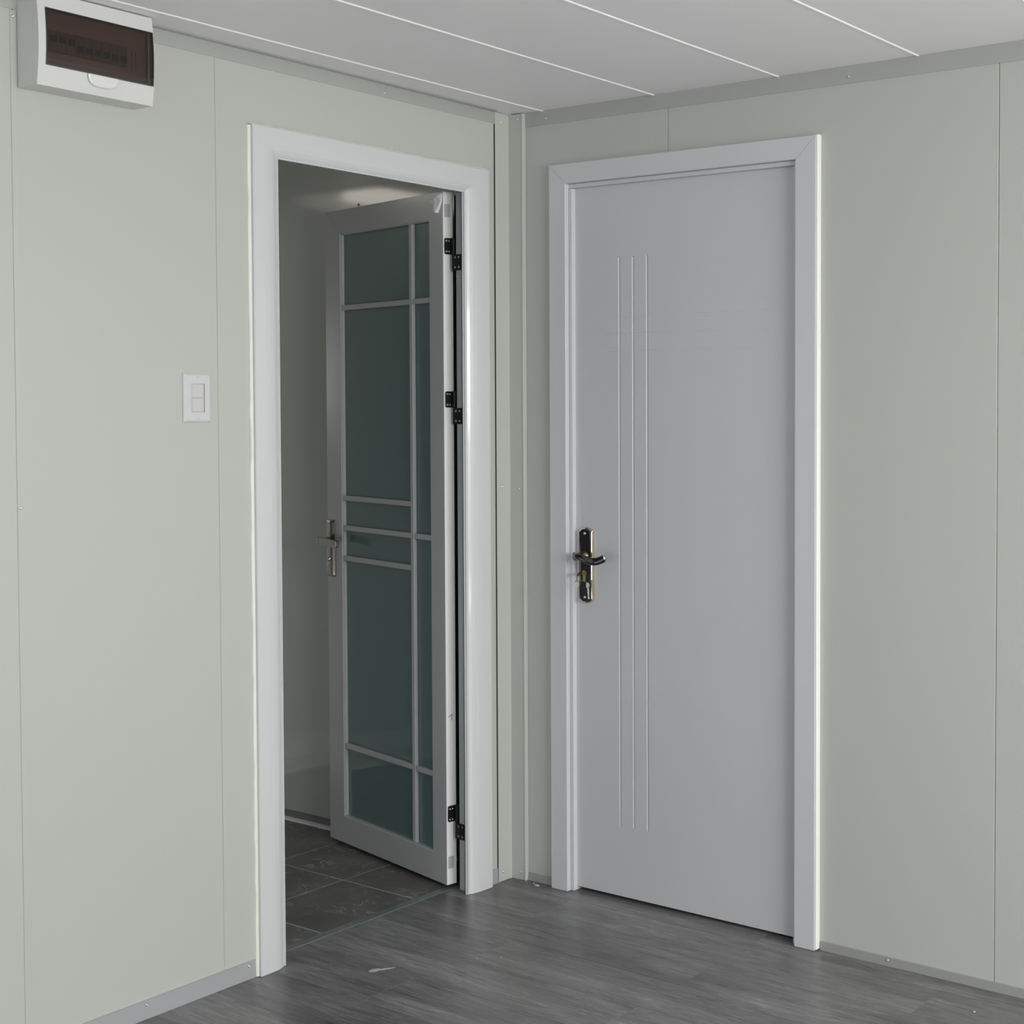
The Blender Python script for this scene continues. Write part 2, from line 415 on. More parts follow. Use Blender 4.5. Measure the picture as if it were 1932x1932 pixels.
wb = empty('wall_bathroom', (0, 0, 0), 'dim glossy grey panel wall inside the bathroom behind the open door', 'wall', 'structure'); wb.name = 'wall_back'
x = -TH-.001
for x2 in (BXW,):
    box('panel', (x2+.001, x-.001, BYE, BYE+.03, 0, H), BATHW, wb, bevel=.001, seg=1); x = x2
box('backing', (BXW-.05, -TH-.001, BYE+.03, BYE+.07, -.05, H+.05), DARK, wb)
for xx in (-.72, -.62): screw(wb, (xx, BYE-.0002, 2.045 if xx < -.7 else 2.03), (0, -1, 0), .004)
ws = empty('wall_side', (0, 0, 0), 'pale panel walls inside the bathroom out of direct view', 'wall', 'structure')
box('panel', (BXW-.05, BXW, BYS, BYE+.03, 0, H), BATHW, ws)
box('panel', (BXW-.05, -TH-.001, BYS-.05, BYS, 0, H), BATHW, ws)
bc = box('ceiling.001', (BXW-.05, -TH-.0005, BYS-.05, BYE+.07, H, H+.05), CEIL)
tag(bc, 'white panel ceiling inside the bathroom', 'ceiling', kind='structure')
b1 = box('baseboard_back', (BXW, -TH-.001, BYE-.003, BYE, .004, .027), BSK); tag(b1, 'low grey metal skirting at the foot of the bathroom wall', 'skirting', kind='structure')
b2 = box('trim_2', (BXW, -TH-.001, BYE-.024, BYE, -.0005, .0045), BEAD); tag(b2, 'thin white sealing strip on the tiles below the bathroom skirting', 'trim', kind='structure')
b3 = empty('baseboard_side', (BXW, BYS, 0), 'skirting and white strip along the far bathroom wall', 'skirting', 'structure')
box('skirting', (BXW, BXW+.004, BYS, BYE-.024, .05, .13), WHITE, b3)
box('sealing_strip', (BXW, BXW+.02, BYS, BYE-.024, 0, .02), WHITE, b3)
# round-cornered opal ceiling lamp, mirrored in the bathroom wall
lp = empty('ceiling_lamp', (-1.50, -.76, H), 'square opal ceiling lamp mirrored as a pale blur in the bathroom wall', 'lamp')
box('base', (-1.612, -1.352, -.96, -.56, H-.018, H-.0005), WHITE, lp, bevel=.004)
box('diffuser', (-1.600, -1.365, -.945, -.575, H-.05, H-.0185), LAMPM, lp, bevel=.015, seg=4)
# chrome bar on the far bathroom wall, mirrored in the door glass
hb = empty('grab_bar', (BXW, -.66, 1.0), 'chrome bar handle on the far bathroom wall mirrored in the door glass', 'handle')
v, f = sweep(smoothpath([(BXW, -.655, .985), (BXW+.035, -.66, .99), (BXW+.045, -.665, 1.03), (BXW+.045, -.667, 1.12), (BXW+.045, -.665, 1.20), (BXW+.035, -.655, 1.235), (BXW, -.65, 1.24)]), [(.006, .006)]*25, (0, 1, 0), 12)
meshobj('bar', v, f, STEEL, hb, smooth=True)
for z in (.985, 1.24):
    v, f = lathe((BXW, -.652, z), [(.016, 0), (.016, .004), (.010, .008)], (1, 0, 0), 20); meshobj('mount', v, f, STEEL, hb)

# ------------------------------------------------------------------ metal trims of the room
def trim_obj(n, label, cat='trim'):
    return empty(n, (0, 0, 0), label, cat, 'structure')
t3 = trim_obj('trim_3', 'grey metal angle along the top of the left wall under the ceiling')
v, f = prism([(.0, 2.2144), (.0022, 2.2144), (.0022, H-.0024), (.02, H-.0024), (.02, H-.0006), (.0, H-.0006)], lambda p, q, d: (p, d, q), RY, -.0655)
meshobj('angle_strip', v, f, TRIM, t3)
for yy, zz in ((-.4482, 2.226), (-1.45, 2.226), (-2.4, 2.226)): screw(t3, (.0022, yy, zz), (1, 0, 0), .0035)
t4 = trim_obj('trim_4', 'grey metal angle along the top of the right wall under the ceiling')
def rt(p, q, d):
    return (d, -p, q+(rise(d) if q > 2.23 else 0))
v, f = prism([(0, 2.2085), (.0022, 2.2085), (.0022, H-.0006), (0, H-.0006)], rt, .0605, .6)
v2, f2 = prism([(0, 2.2085), (.0022, 2.2085), (.0022, H-.0006), (0, H-.0006)], rt, .6, RX)
meshobj('angle_strip', *join([(v, f), (v2, f2)]), TRIM, t4)
for xx in (.1413, 1.1751, 2.2, 3.2): screw(t4, (xx, -.0022, 2.226), (0, -1, 0), .0035)
t5 = trim_obj('trim_5', 'grey-green metal corner angle running floor to ceiling between the two walls')
v, f = prism([(.0005, -.0655), (.0042, -.0655), (.0042, -.0150), (.0500, -.0135), (.0593, -.0150), (.0593, -.0005), (.0005, -.0005)], lambda p, q, d: (p, q, d), .0005, H-.003)
meshobj('corner_angle', v, f, CORN, t5, bevel=.0008, seg=1)
v, f = prism([(.0003, -.0675), (.0030, -.0675), (.0030, -.0657), (.0003, -.0657)], lambda p, q, d: (p, q, d), .001, H-.037)
meshobj('sealing_gap', v, f, DARK, t5)
for zz in (2.2205, 1.164, .0288): screw(t5, (.0042, -.048, zz), (1, 0, 0), .0036)
for zz in (2.232, 1.157, .0232): screw(t5, (.0405, -.0137, zz), (0, -1, 0), .0036)
t6 = trim_obj('trim_6', 'narrow vertical cover strip on the left wall below the electrical box')
v, f = prism([(0.0003, -1.3665), (.0018, -1.3670), (.0018, -1.3772), (.0003, -1.3778)], lambda p, q, d: (p, q, d), .001, H-.038)
meshobj('cover_strip', v, f, CORN, t6)
for zz in (1.181, 2.2): screw(t6, (.0018, -1.3722, zz), (1, 0, 0), .0035)
bl = trim_obj('baseboard_left', 'grey metal skirting along the foot of the left wall', 'skirting')
for a, b in ((-.8425, RY), (-.0680, -.0965)):
    v, f = prism([(0, 0.0005), (.0045, .0005), (.0030, .0418), (.0043, .0424), (.0043, .0437), (0, .0446)], lambda p, q, d: (p, d, q), a, b)
    meshobj('skirting', v, f, TRIMB, bl)
for yy in (-.865, -1.1188, -2.0): screw(bl, (.0035, yy, .034), (1, 0, 0), .0038)
br = trim_obj('baseboard_right', 'grey metal skirting along the foot of the right wall', 'skirting')
for a, b in ((.0615, .1655), (1.0955, RX)):
    v, f = prism([(0, .0005), (.0045, .0005), (.0030, .0225), (.0026, .0235), (0, .0235)], lambda p, q, d: (d, -p, q), a, b)
    meshobj('skirting', v, f, TRIMR, br)
for xx in (1.2988, 2.3, 3.3): screw(br, (xx, -.0035, .0150), (0, -1, 0), .0038)

# ------------------------------------------------------------------ casing around the bathroom doorway (left wall)
cl = empty('trim_7', (0, -.80, 0), 'glossy white rounded casing around the open bathroom doorway', 'door casing', 'structure')
PROF = [(0, .0005), (0, .0150), (.0025, .0168), (.030, .0170), (.042, .0162), (.053, .0140), (.061, .0108), (.067, .0068), (.0695, .0045), (.071, .0045), (.0712, .0068), (.0735, .0068), (.0737, .0005)]
def casing(parent, place, a, b, m, mitre_a=None, mitre_b=None):
    n = len(PROF); v = []
    for end, mt in ((a, mitre_a), (b, mitre_b)):
        for s, h in PROF: v.append(place(s, h, end+(mt*s if mt else 0)))
    f = [tuple(range(n)), tuple(range(2*n-1, n-1, -1))] + [(i, (i+1) % n, (i+1) % n+n, i+n) for i in range(n)]
    return v, f
CT = 2.0745
v, f = casing(cl, lambda s, h, d: (h, -.8405+s, d), 0.0008, CT, WHITE, None, -1); meshobj('casing_jamb', v, f, WHITE, cl)
def wider(s): return s*1.155
v, f = casing(cl, lambda s, h, d: (h, -.099-wider(s), d), 0.0008, CT, WHITE, None, -1); meshobj('casing_jamb', v, f, WHITE, cl)
v, f = casing(cl, lambda s, h, d: (h, d, CT-s), -.8405, -.099, WHITE, 1, -1.155); meshobj('casing_head', v, f, WHITE, cl)
# ragged cream sealant bead behind the casing
def bead(name, pts, out, w0, h0, parent, m, jit=.0012):
    n = len(pts); rnd = random.Random(3)
    V = []
    for p in pts:
        j = rnd.uniform(-jit, jit); p = Vector(p); o = Vector(out)
        x = Vector((1, 0, 0))
        V += [tuple(p), tuple(p+o*(w0+j)*.95), tuple(p+o*(w0+j)*.8+x*h0*.7), tuple(p+o*w0*.3+x*h0), tuple(p+x*h0)]
    F = [(0, 1, 2, 3, 4), tuple(5*(n-1)+k for k in (4, 3, 2, 1, 0))]
    for i in range(n-1):
        for k in range(5): F.append((5*i+k, 5*i+(k+1) % 5, 5*i+5+(k+1) % 5, 5*i+5+k))
    return meshobj(name, V, F, m, parent, smooth=False)
bead('sealant_bead', [(.0003, -.8407, .001+i*.0345) for i in range(61)], (0, -1, 0), .0075, .0075, cl, CREAM)
bead('sealant_bead', [(.0003, -.846+i*.0125, CT+.0002) for i in range(60)], (0, 0, 1), .0045, .0105, cl, CREAM)
bead('sealant_bead', [(.0003, -.0988, .001+i*.0345) for i in range(61)], (0, 1, 0), .0022, .004, cl, CREAM, .0008)
# aluminium jamb inside the doorway
jb = empty('trim_8', (-.04, -.17, 0), 'grey aluminium door jamb inside the open doorway', 'door frame', 'structure')
box('jamb_strip', (-.0010, .0006, -.1866, -.1765, .0005, 2.0), JAMB, jb)
box('jamb_strip', (-.0455, -.0046, -.1670, -.1315, .0015, 2.004), JAMB, jb)
box('rubber_gasket', (-.0045, -.0011, -.1855, -.1675, .0015, 2.004), GASK, jb)
box('rubber_gasket', (-TH-.010, -.0456, -.1400, -.1305, .0015, 2.004), GASK, jb)
box('jamb_strip', (-TH-.004, .0044, -.776, -.7685, .0015, 2.0), JAMB, jb)
box('head_strip', (-.019, .0044, -.7685, -.1835, 2.0045, 2.0395), JAMB, jb)
box('head_gasket', (-.060, -.0195, -.7685, -.1675, 2.0260, 2.0395), GASK, jb)
for zz in (1.768, .150-.018): screw(jb, (-.036, -.1670, zz), (0, -1, 0), .0036)

# ------------------------------------------------------------------ door_1: the open glazed leaf
TH1 = math.pi-math.radians(10.30)      # local +x runs from the hinges to the handle, local +y is the face seen
d1 = empty('door_1', (-.0805, -.1830, 0), 'silver framed frosted glass bathroom door standing open into the bathroom', 'door', 'structure', rz=TH1)
# local frame: +x = along leaf; +y -> rotated by pi-theta: points to -y world (towards the viewer)
LW, LZ0, LZ1, LT = .6905, .0125, 2.0100, .031
def lf(name, b, m, par=d1, **k): return box(name, b, m, par, local=True, **k)
SR, SL, ZB, ZT = .0745, .598, .0975, 1.9345
def mitre(poly, name):
    v, f = prism(poly, lambda p, q, d: (p, d, q), -LT, 0); return meshobj(name, v, f, ALU, d1, local=True, bevel=.0006, seg=1)
mitre([(.0015, LZ0), (.0015, LZ1), (SR, ZT), (SR, ZB)], 'stile')
mitre([(LW, LZ0), (LW, LZ1), (SL, ZT), (SL, ZB)], 'stile')
mitre([(.0015, LZ1), (LW, LZ1), (SL, ZT), (SR, ZT)], 'rail')
mitre([(.0015, LZ0), (LW, LZ0), (SL, ZB), (SR, ZB)], 'rail')
lf('edge_strip', (-.0002, .0014, -LT+.0005, -.0005, LZ0+.0005, LZ1-.0005), ALUE)['label'] = 'white edge strip along the hinge side'
# recessed inner lip, glass, muntins
gl = lf('glass_pane', (SR-.004, SL+.004, -.021, -.013, ZB-.004, ZT+.004), GLASS)
gl['label'] = 'frosted teal glass'
for b in ((SL-.0035, SL, -.0128, -.003, ZB, ZT), (SR, SR+.0035, -.0128, -.003, ZB, ZT), (SR+.0035, SL-.0035, -.0128, -.003, ZT-.003, ZT), (SR+.0035, SL-.0035, -.0128, -.003, ZB, ZB+.003)):
    lf('glazing_bead', b, ALU)
VX0, VX1 = .1735, .1895
lf('muntin', (VX0, VX1, -.0128, -.0015, ZB+.003, ZT-.003), ALU, bevel=.001, seg=1)
for zc, full in ((1.7045, 1), (1.1085, 0), (1.0145, 1), (.9190, 0), (.3240, 1)):
    lf('muntin', (VX1, SL-.0035, -.0128, -.0022, zc-.0078, zc+.0078), ALU, bevel=.001, seg=1)
    if full: lf('muntin', (SR+.0035, VX0, -.0128, -.0022, zc-.0078, zc+.0078), ALU, bevel=.001, seg=1)
for za, zb in ((1.9375, 1.9745), (.0600, .0950)):
    lf('edge_plug', (-.0012, -.0002, -.0215, -.0035, za, zb), JAMB)['label'] = 'grey plastic plug in the leaf edge'
# inked 7 on the leaf edge
v, f = join([bx(-.0008, -.0002, -.0185, -.0080, .4990, .5003)])
P7 = [(-.0035-.006, .4985), (-.0175, .5035), (-.0165, .4925), (-.0125, .4895)]
V7, F7 = [], []
def stroke(a, b, t=.0007):
    dx, dz = b[0]-a[0], b[1]-a[1]; l = math.hypot(dx, dz); nx, nz = -dz/l*t, dx/l*t
    q = [(a[0]+nx, a[1]+nz), (b[0]+nx, b[1]+nz), (b[0]-nx, b[1]-nz), (a[0]-nx, a[1]-nz)]
    return prism(q, lambda p, q_, d: (d, p, q_), -.0006, -.0002)
v, f = join([stroke((-.0075, .5010), (-.0190, .5085)), stroke((-.0190, .5085), (-.0185, .4945)), stroke((-.0185, .4945), (-.0145, .4910))])
meshobj('pen_mark', v, f, GASK, d1, local=True)['label'] = 'small black hand-drawn 7'
# peeled film at the top hinge corner
FILM = mat('peeled_white_film', (.85, .86, .86), .25, coat=.5)
fp = [(.002, 2.004), (.004, 1.985), (.012, 1.968), (.021, 1.955), (.027, 1.960), (.030, 1.978), (.060, 1.988), (.045, 1.992), (.026, 1.992), (.014, 1.998)]
fp = [(p*1.15, 2.004-(2.004-q)*1.1) for p, q in fp]
V = [(p, .0015+.010*abs(math.sin(p*60)), q) for p, q in fp]+[(p, .0004, q) for p, q in fp]
n = len(fp)
meshobj('peeled_film', V, [tuple(range(n)), tuple(range(2*n-1, n-1, -1))]+[(i, (i+1) % n, (i+1) % n+n, i+n) for i in range(n)], FILM, d1, local=True)['label'] = 'peeled scrap of white protective film'
# three black two-leaf hinges (leaf half on the door edge, frame half on the jamb)
def rrect(cx, cz, wx, wz, r, corners=(1, 1, 1, 1), n=4):
    pts = []
    for k, (sx, sz) in enumerate(((1, 1), (-1, 1), (-1, -1), (1, -1))):
        x0, z0 = cx+sx*(wx/2-r), cz+sz*(wz/2-r)
        if corners[k]:
            for i in range(n+1):
                a = math.pi/2*k+math.pi/2*i/n; pts.append((x0+r*math.cos(a), z0+r*math.sin(a)))
        else: pts.append((cx+sx*wx/2, cz+sz*wz/2))
    return pts
for zt in (1.878, 1.4405, .2425):
    zb = zt-.0465
    h = empty('hinge', (-.0625, -.1590, zb-.05), None)
    h.parent = None
    # leaf half (local frame of the leaf edge): place in world coordinates
    cth, sth = math.cos(math.radians(10.3)), math.sin(math.radians(10.3))
    hc = Vector((-.0805, -.1830, 0)); ee = Vector((sth, cth, 0)); oo = Vector((cth, -sth, 0))
    def W(p, q, d, hc=hc, ee=ee, oo=oo): return tuple(hc+ee*p+oo*d+Vector((0, 0, q)))
    v, f = prism(rrect(.0175, (zt+zb)/2, .029, zt-zb, .005, (0, 1, 1, 0)), W, .0006, .0032)
    leafhalf = meshobj('hinge_plate', v, f, BLACK, h)
    for px_ in (.0075, .0155):
        for z in (zt-.008, zb+.008):
            v, f = lathe(W(px_, z, .0032), [(.0036, 0), (.0034, .0006), (.0024, .0007), (.0014, .0002)], oo, 14); meshobj('hinge_screw', v, f, STEEL, leafhalf)
    v, f = lathe((-.0625, -.1600, zb-.0480), [(.0052, 0), (.0058, .001), (.0058, .0455), (.0046, .0465), (.0046, .0480), (.0058, .0490), (.0058, .0945), (.0052, .0955)], (0, 0, 1), 18)
    meshobj('knuckle', v, f, BLACK, h, smooth=False)
    v, f = prism(rrect(-.0405, zb-.0240, .036, .0455, .004, (0, 0, 0, 0)), RYf, -.1700, -.1672)
    fh = meshobj('hinge_plate', v, f, BLACK, h)
    for px_ in (-.0465, -.0315):
        for z in (zb-.010, zb-.038):
            v, f = lathe((px_, -.1700, z), [(.0036, 0), (.0034, .0006), (.0024, .0007), (.0014, .0002)], (0, -1, 0), 14); meshobj('hinge_screw', v, f, STEEL, fh)
    h.name = 'hinge'
    nm = {1.878: 'topmost black hinge joining the open glazed door to its frame', 1.4405: 'black hinge at mid height of the open glazed door', .2425: 'lowest black hinge near the floor on the open glazed door'}[zt]
    tag(h, nm, 'hinge', 'black hinges of the glazed door')
# satin nickel lever lock on the free stile
lk = lf('lock_plate', (.6385, .6815, .0002, .0003, .86, 1.03), NICK)
def plate_mesh(o, sx0, sx1, z0, z1, m):
    pass
zc0, zc1 = .8570, 1.0350
prof = [(.0385, .0002), (.0385, .004), (.0345, .0085), (.0265, .0115), (.0125, .0115), (.0045, .0085), (0, .004), (0, .0002)]
rings = []
for z, s_ in ((zc0, .55), (zc0+.004, .8), (zc0+.014, .95), ((zc0+zc1)/2, 1), (zc1-.006, 1), (zc1, .92)):
    rings.append([(.6620+(p-.01925)*(.8+.2*s_)*1.3, q*s_+.0002*(1-s_), z) for p, q in prof])
V = [p for r_ in rings for p in r_]; n = len(prof)
F = [tuple(range(n)), tuple((len(rings)-1)*n+i for i in range(n-1, -1, -1))]+[(k*n+i, k*n+(i+1) % n, (k+1)*n+(i+1) % n, (k+1)*n+i) for k in range(len(rings)-1) for i in range(n)]
me = bpy.data.meshes.new('lock_plate'); me.from_pydata(V, [], F); me.materials.append(NICK); lk.data = me
lk['label'] = 'satin nickel lock plate with lever'
v, f = lathe((.6600, .010, .9700), [(.0125, 0), (.0120, .010), (.0095, .016), (.0095, .040)], (0, 1, 0), 24); meshobj('lever_neck', v, f, NICK, lk, local=True, smooth=False)
v, f = prism([(.6660, .9830), (.6610, .9835), (.5520, .9795), (.5480, .9760), (.5480, .9590), (.5520, .9565), (.6610, .9610), (.6680, .9660)], lambda p, q, d: (p, d, q), .036, .049)
meshobj('lever', v, f, NICK, lk, local=True, bevel=.0025)
v, f = lathe((.6600, .0112, .9130), [(.0070, 0), (.0070, .003), (.0045, .0045), (.002, .0035)], (0, 1, 0), 18); meshobj('keyhole', v, f, GOLD, lk, local=True)
for z in (.890, 1.002):
    v, f = lathe((.6600, .0112, z), [(.0030, 0), (.0028, .0010), (.001, .0012)], (0, 1, 0), 12); meshobj('screw', v, f, NICK, lk, local=True)

# ------------------------------------------------------------------ door_2: the closed lilac-grey door, its frame and casing
DL0, DL1, DB, DT, DY = .2435, 1.0110, .0120, 2.0185, .0090
d2 = empty('door_2', (DL0, DY, 0), 'closed lilac-grey flush door with crossing grooves and a black lever handle', 'door', 'structure')
vg = [.4075, .4580, .5085]; hg = [1.6505, 1.6020, 1.5535]
vz0, vz1, hx0, hx1, gw, gd = .2130, 1.8155, .3450, .9200, .0036, .0036
XS = sorted(set([DL0, DL1, hx0-.0015, hx0, hx1, hx1+.0015]+[g_+k for g_ in vg for k in (-gw, -.0007, .0007, gw)]+[.70, .60]))
ZS = sorted(set([DB, DT, vz0-.0015, vz0, vz1, vz1+.0015]+[g_+k for g_ in hg for k in (-gw, -.0007, .0007, gw)]+[1.0, .6]))
def dep(x, z):
    a = 0
    if vz0-1e-6 <= z <= vz1+1e-6 and min(abs(x-q) for q in vg) < .001: a = gd
    if hx0-1e-6 <= x <= hx1+1e-6 and min(abs(z-q) for q in hg) < .001: a = max(a, .0007)
    return a
V = [(x, DY+dep(x, z), z) for z in ZS for x in XS]; nx = len(XS)
F = [(j*nx+i, j*nx+i+1, (j+1)*nx+i+1, (j+1)*nx+i) for j in range(len(ZS)-1) for i in range(nx-1)]
vb, fb = bx(DL0, DL1, DY+.0055, DY+.038, DB, DT)
n = len(V)
rim = [(DL0, DB), (DL1, DB), (DL1, DT), (DL0, DT)]
V += vb; F += [tuple(i+n for i in q) for q in fb]
n2 = len(V)
for p, q in rim: V += [(p, DY, q), (p, DY+.0055, q)]
F += [(n2+2*k, n2+2*((k+1) % 4), n2+2*((k+1) % 4)+1, n2+2*k+1) for k in range(4)]
meshobj('leaf', V, F, LILAC, d2)
rs_ = random.Random(11); chips = []
for k in range(16):
    cx_, cz_ = rs_.uniform(.80, .89), DB+rs_.uniform(.0005, .007); a_, b_ = rs_.uniform(.0006, .0035), rs_.uniform(.0003, .0009)
    chips.append(prism([(cx_-a_, cz_), (cx_, cz_-b_*.6), (cx_+a_, cz_+b_*.4), (cx_, cz_+b_)], RYf, DY-.0003, DY-.0001))
chips.append(prism([(.2650, 1.082), (.2656, 1.0795), (.2668, 1.078), (.2656, 1.083)], RYf, DY-.0003, DY-.0001))
o = meshobj('scuff_marks', *join(chips), BRKR, d2); o['kind'] = 'stuff'
# black and gold lever set
PXC, PZ0, PZ1 = .2860, .8365, 1.0550
pc = PXC
outl = [(-.0255, .0095), (-.013, .0025), (0, 0), (.013, .0025), (.0255, .0095), (.0262, .012), (.0262, .2065), (.0255, .2090), (.013, .2160), (0, .2185), (-.013, .2160), (-.0255, .2090), (-.0262, .2065), (-.0262, .012)]
def shape(o, k, y, zc=.10925):
    return [(pc+p*k[0], y, PZ0+zc+(q-zc)*k[1]) for p, q in o]
def loft(rings):
    n = len(rings[0]); V = [p for r_ in rings for p in r_]
    F = [tuple(range(n)), tuple((len(rings)-1)*n+i for i in range(n-1, -1, -1))]+[(k*n+i, k*n+(i+1) % n, (k+1)*n+(i+1) % n, (k+1)*n+i) for k in range(len(rings)-1) for i in range(n)]
    return V, F
v, f = loft([shape(outl, (1, 1), DY-.0002), shape(outl, (1, 1), DY-.0050), shape(outl, (.94, .985), DY-.0085), shape(outl, (.86, .96), DY-.0098), shape(outl, (.84, .955), DY-.0085)])
hp = meshobj('handle_plate', v, f, GOLD, d2, smooth=False); hp['label'] = 'black door plate with gold edging'
inn = [(-.0205, .014), (-.011, .0065), (0, .0045), (.011, .0065), (.0205, .014), (.0195, .045), (.0170, .075), (.0170, .143), (.0195, .173), (.0205, .2045), (.011, .2120), (0, .2140), (-.011, .2120), (-.0205, .2045), (-.0195, .173), (-.0170, .143), (-.0170, .075), (-.0195, .045)]
v, f = loft([shape(inn, (1, 1), DY-.0080), shape(inn, (1, 1), DY-.0108), shape(inn, (.93, .99), DY-.0118)])
meshobj('plate_inlay', v, f, BLKG, hp)
for z in (PZ0+.018, PZ1-.018):
    v, f = lathe((pc, DY-.0117, z), [(.0042, 0), (.0042, .0006), (.0030, .0020), (.0012, .0022), (.001, .0012)], (0, -1, 0), 16); meshobj('screw', v, f, STEEL, hp, smooth=True)
LZ = .9735
v, f = lathe((pc+.001, DY-.011, LZ), [(.0140, 0), (.0135, .004), (.0105, .008), (.0100, .024), (.0118, .031), (.0122, .038), (.0080, .043)], (0, -1, 0), 28)
meshobj('lever_hub', v, f, BRASS, hp, smooth=True)
yl = DY-.050
path = smoothpath([(pc-.009, yl+.002, LZ+.001), (pc+.010, yl-.004, LZ+.0025), (pc+.030, yl-.004, LZ-.001), (pc+.050, yl-.001, LZ-.0075), (pc+.072, yl+.003, LZ-.0095), (pc+.092, yl+.004, LZ-.0040), (pc+.108, yl+.004, LZ+.0028)], 5)
nP = len(path)
rad = []
for i in range(nP):
    t = i/(nP-1)
    hgt = (.0125-.05*t if t < .12 else .0065+.0042*math.sin(min(1, t*1.12)*math.pi*.62)) if t < .95 else .0068
    hgt = {0: .0045, 1: .0095, 2: .0120}.get(i, hgt*1.04)
    rad.append(({0: .0018, 1: .0042}.get(i, .0052), hgt))
v, f = sweep(path, rad, (0, 0, 1), 18, .8)
meshobj('lever', v, f, BLKG, hp, smooth=True)['label'] = 'black wave-shaped lever'
v, f = sweep([tuple(p+Vector((0, .0036, -.0052))) for p in path[2:-5]], [(.0040, .0042)]*(nP-7), (0, 0, 1), 12)
meshobj('lever_underside', v, f, GOLD, hp, smooth=True)
v, f = sweep([path[-1]+Vector((-.0015, -.001, 0)), path[-1]+Vector((.0015, 0, .0015))], [(.0050, .0088), (.0046, .0080)], (0, 0, 1), 18, .8)
meshobj('lever_tip', v, f, STEEL, hp, smooth=False)
# euro cylinder (round barrel over a narrow tongue)
CZ = .9235
kx = pc+.001
ol = [(kx+.0085*math.cos(a), CZ+.0085*math.sin(a)) for a in [math.radians(-50+i*20) for i in range(15)]]
ol += [(kx-.0052, CZ-.0085), (kx-.0052, CZ-.0200), (kx-.003, CZ-.0235), (kx+.003, CZ-.0235), (kx+.0052, CZ-.0200), (kx+.0052, CZ-.0085)]
v, f = prism(ol, RYf, DY-.0160, DY-.0115); meshobj('lock_cylinder', v, f, BRASS, hp, bevel=.0006, seg=1)

# frame: jambs step in from the casing, stop behind leaf
df = empty('trim_9', (.2, 0, 0), 'lilac-white stepped frame and flat mitred casing around the closed door', 'door casing', 'structure')
CX0, CX1, CI0, CI1, CTo, CTi = .1680, 1.0875, .2300, 1.0245, 2.0870, 2.0310
def jamb_poly(sign, xi):
    return [(xi-sign*.0235, -.0004), (xi-sign*.0235, .0560), (xi+sign*.030, .0560), (xi+sign*.030, .0500), (xi+sign*.0130, .0500), (xi+sign*.0130, -.0050), (xi+sign*.0005, -.0050), (xi+sign*.0005, -.0004)]
for sg, xi in ((1, CI0), (-1, CI1)):
    v, f = prism(jamb_poly(sg, xi), lambda p, q, d: (p, q, d), .0008, CTi-.013)
    meshobj('frame_jamb', v, f, LILAC2, df, bevel=.0010, seg=1)
v, f = prism([(-.0004, CTi+.0185), (.0560, CTi+.0185), (.0560, CTi-.030), (.0500, CTi-.030), (.0500, CTi-.0120), (-.0050, CTi-.0120), (-.0050, CTi-.0006), (-.0004, CTi-.0006)], lambda p, q, d: (d, p, q), CI0-.0235, CI1+.0235)
meshobj('frame_head', v, f, LILAC2, df, bevel=.0008, seg=1)
def flat(poly, name):
    v, f = prism(poly, RYf, -.0190, -.0090); return meshobj(name, v, f, LILAC2, df, bevel=.0012)
m_ = .0003
flat([(CX0, .0008), (CI0, .0008), (CI0, CTi-m_), (CX0, CTo-m_)], 'casing_jamb')
flat([(CI1, .0008), (CX1, .0008), (CX1, CTo-m_), (CI1, CTi-m_)], 'casing_jamb')
flat([(CX0+m_, CTo), (CI0+m_, CTi), (CI1-m_, CTi), (CX1-m_, CTo)], 'casing_head')
# inner half of the casing behind the face board (fills the side), rounded cream backing on the outside
for b in ((CX0, CI0, -.0088, -.0005, .0008, CTi), (CI1, CX1, -.0088, -.0005, .0008, CTi)):
    box('casing_back', b, LILAC2, df, bevel=.0006, seg=1)
box('casing_back', (CX0, CX1, -.0088, -.0005, CTi+.0002, CTo), LILAC2, df)
rd = [(CX1+.0002, -.0165), (CX1+.0035, -.0165), (CX1+.0050, -.0140), (CX1+.0055, -.0105), (CX1+.0055, -.0005), (CX1+.0002, -.0005)]
v, f = prism(rd, lambda p, q, d: (p, q, d), .0035, CTo+.0015); meshobj('backing_strip', v, f, CREAM, df, bevel=.001)['label'] = 'bright cream strip along the outer side of the casing'
box('light_stop_bar', (CI0-.02, CI1+.02, .0500, .0745, .0003, .035), DARK, df)  # dark bar added behind the leaf to keep sky light out

# ------------------------------------------------------------------ keys hanging from the lock
KEY = mat('nickel_key', (.62, .60, .55), .25, metal=1)
ks = empty('key_bunch', (kx, DY-.016, CZ), 'bunch of small metal keys hanging on a ring from the closed door lock', 'keys')
def key_mesh(L=.030):
    """flat key, bow up at origin, blade down -z, in the x-z plane"""
    a = [(.0075*math.cos(t), -.0085+.0085*math.sin(t)) for t in [math.radians(q) for q in range(-60, 241, 25)]]
    bl = [(-.0024, -.0165), (-.0024, -.0165-L), (0, -.0185-L), (.0022, -.0165-L), (.0022, -.012-L), (.0012, -.010-L), (.0022, -.008-L), (.0012, -.006-L), (.0022, -.004-L), (.0024, -.0165)]
    return a[::-1]+[] , bl
def add_key(name, loc, ang, tilt, label=None):
    a, bl = key_mesh()
    v1, f1 = prism(a, RYf, -.001, .001); v2, f2 = prism(bl, RYf, -.0009, .0009)
    o = meshobj(name, *join([(v1, f1), (v2, f2)]), KEY, ks, local=True)
    o.location = Vector(loc)-ks.location; o.rotation_euler = (0, tilt, ang); return o
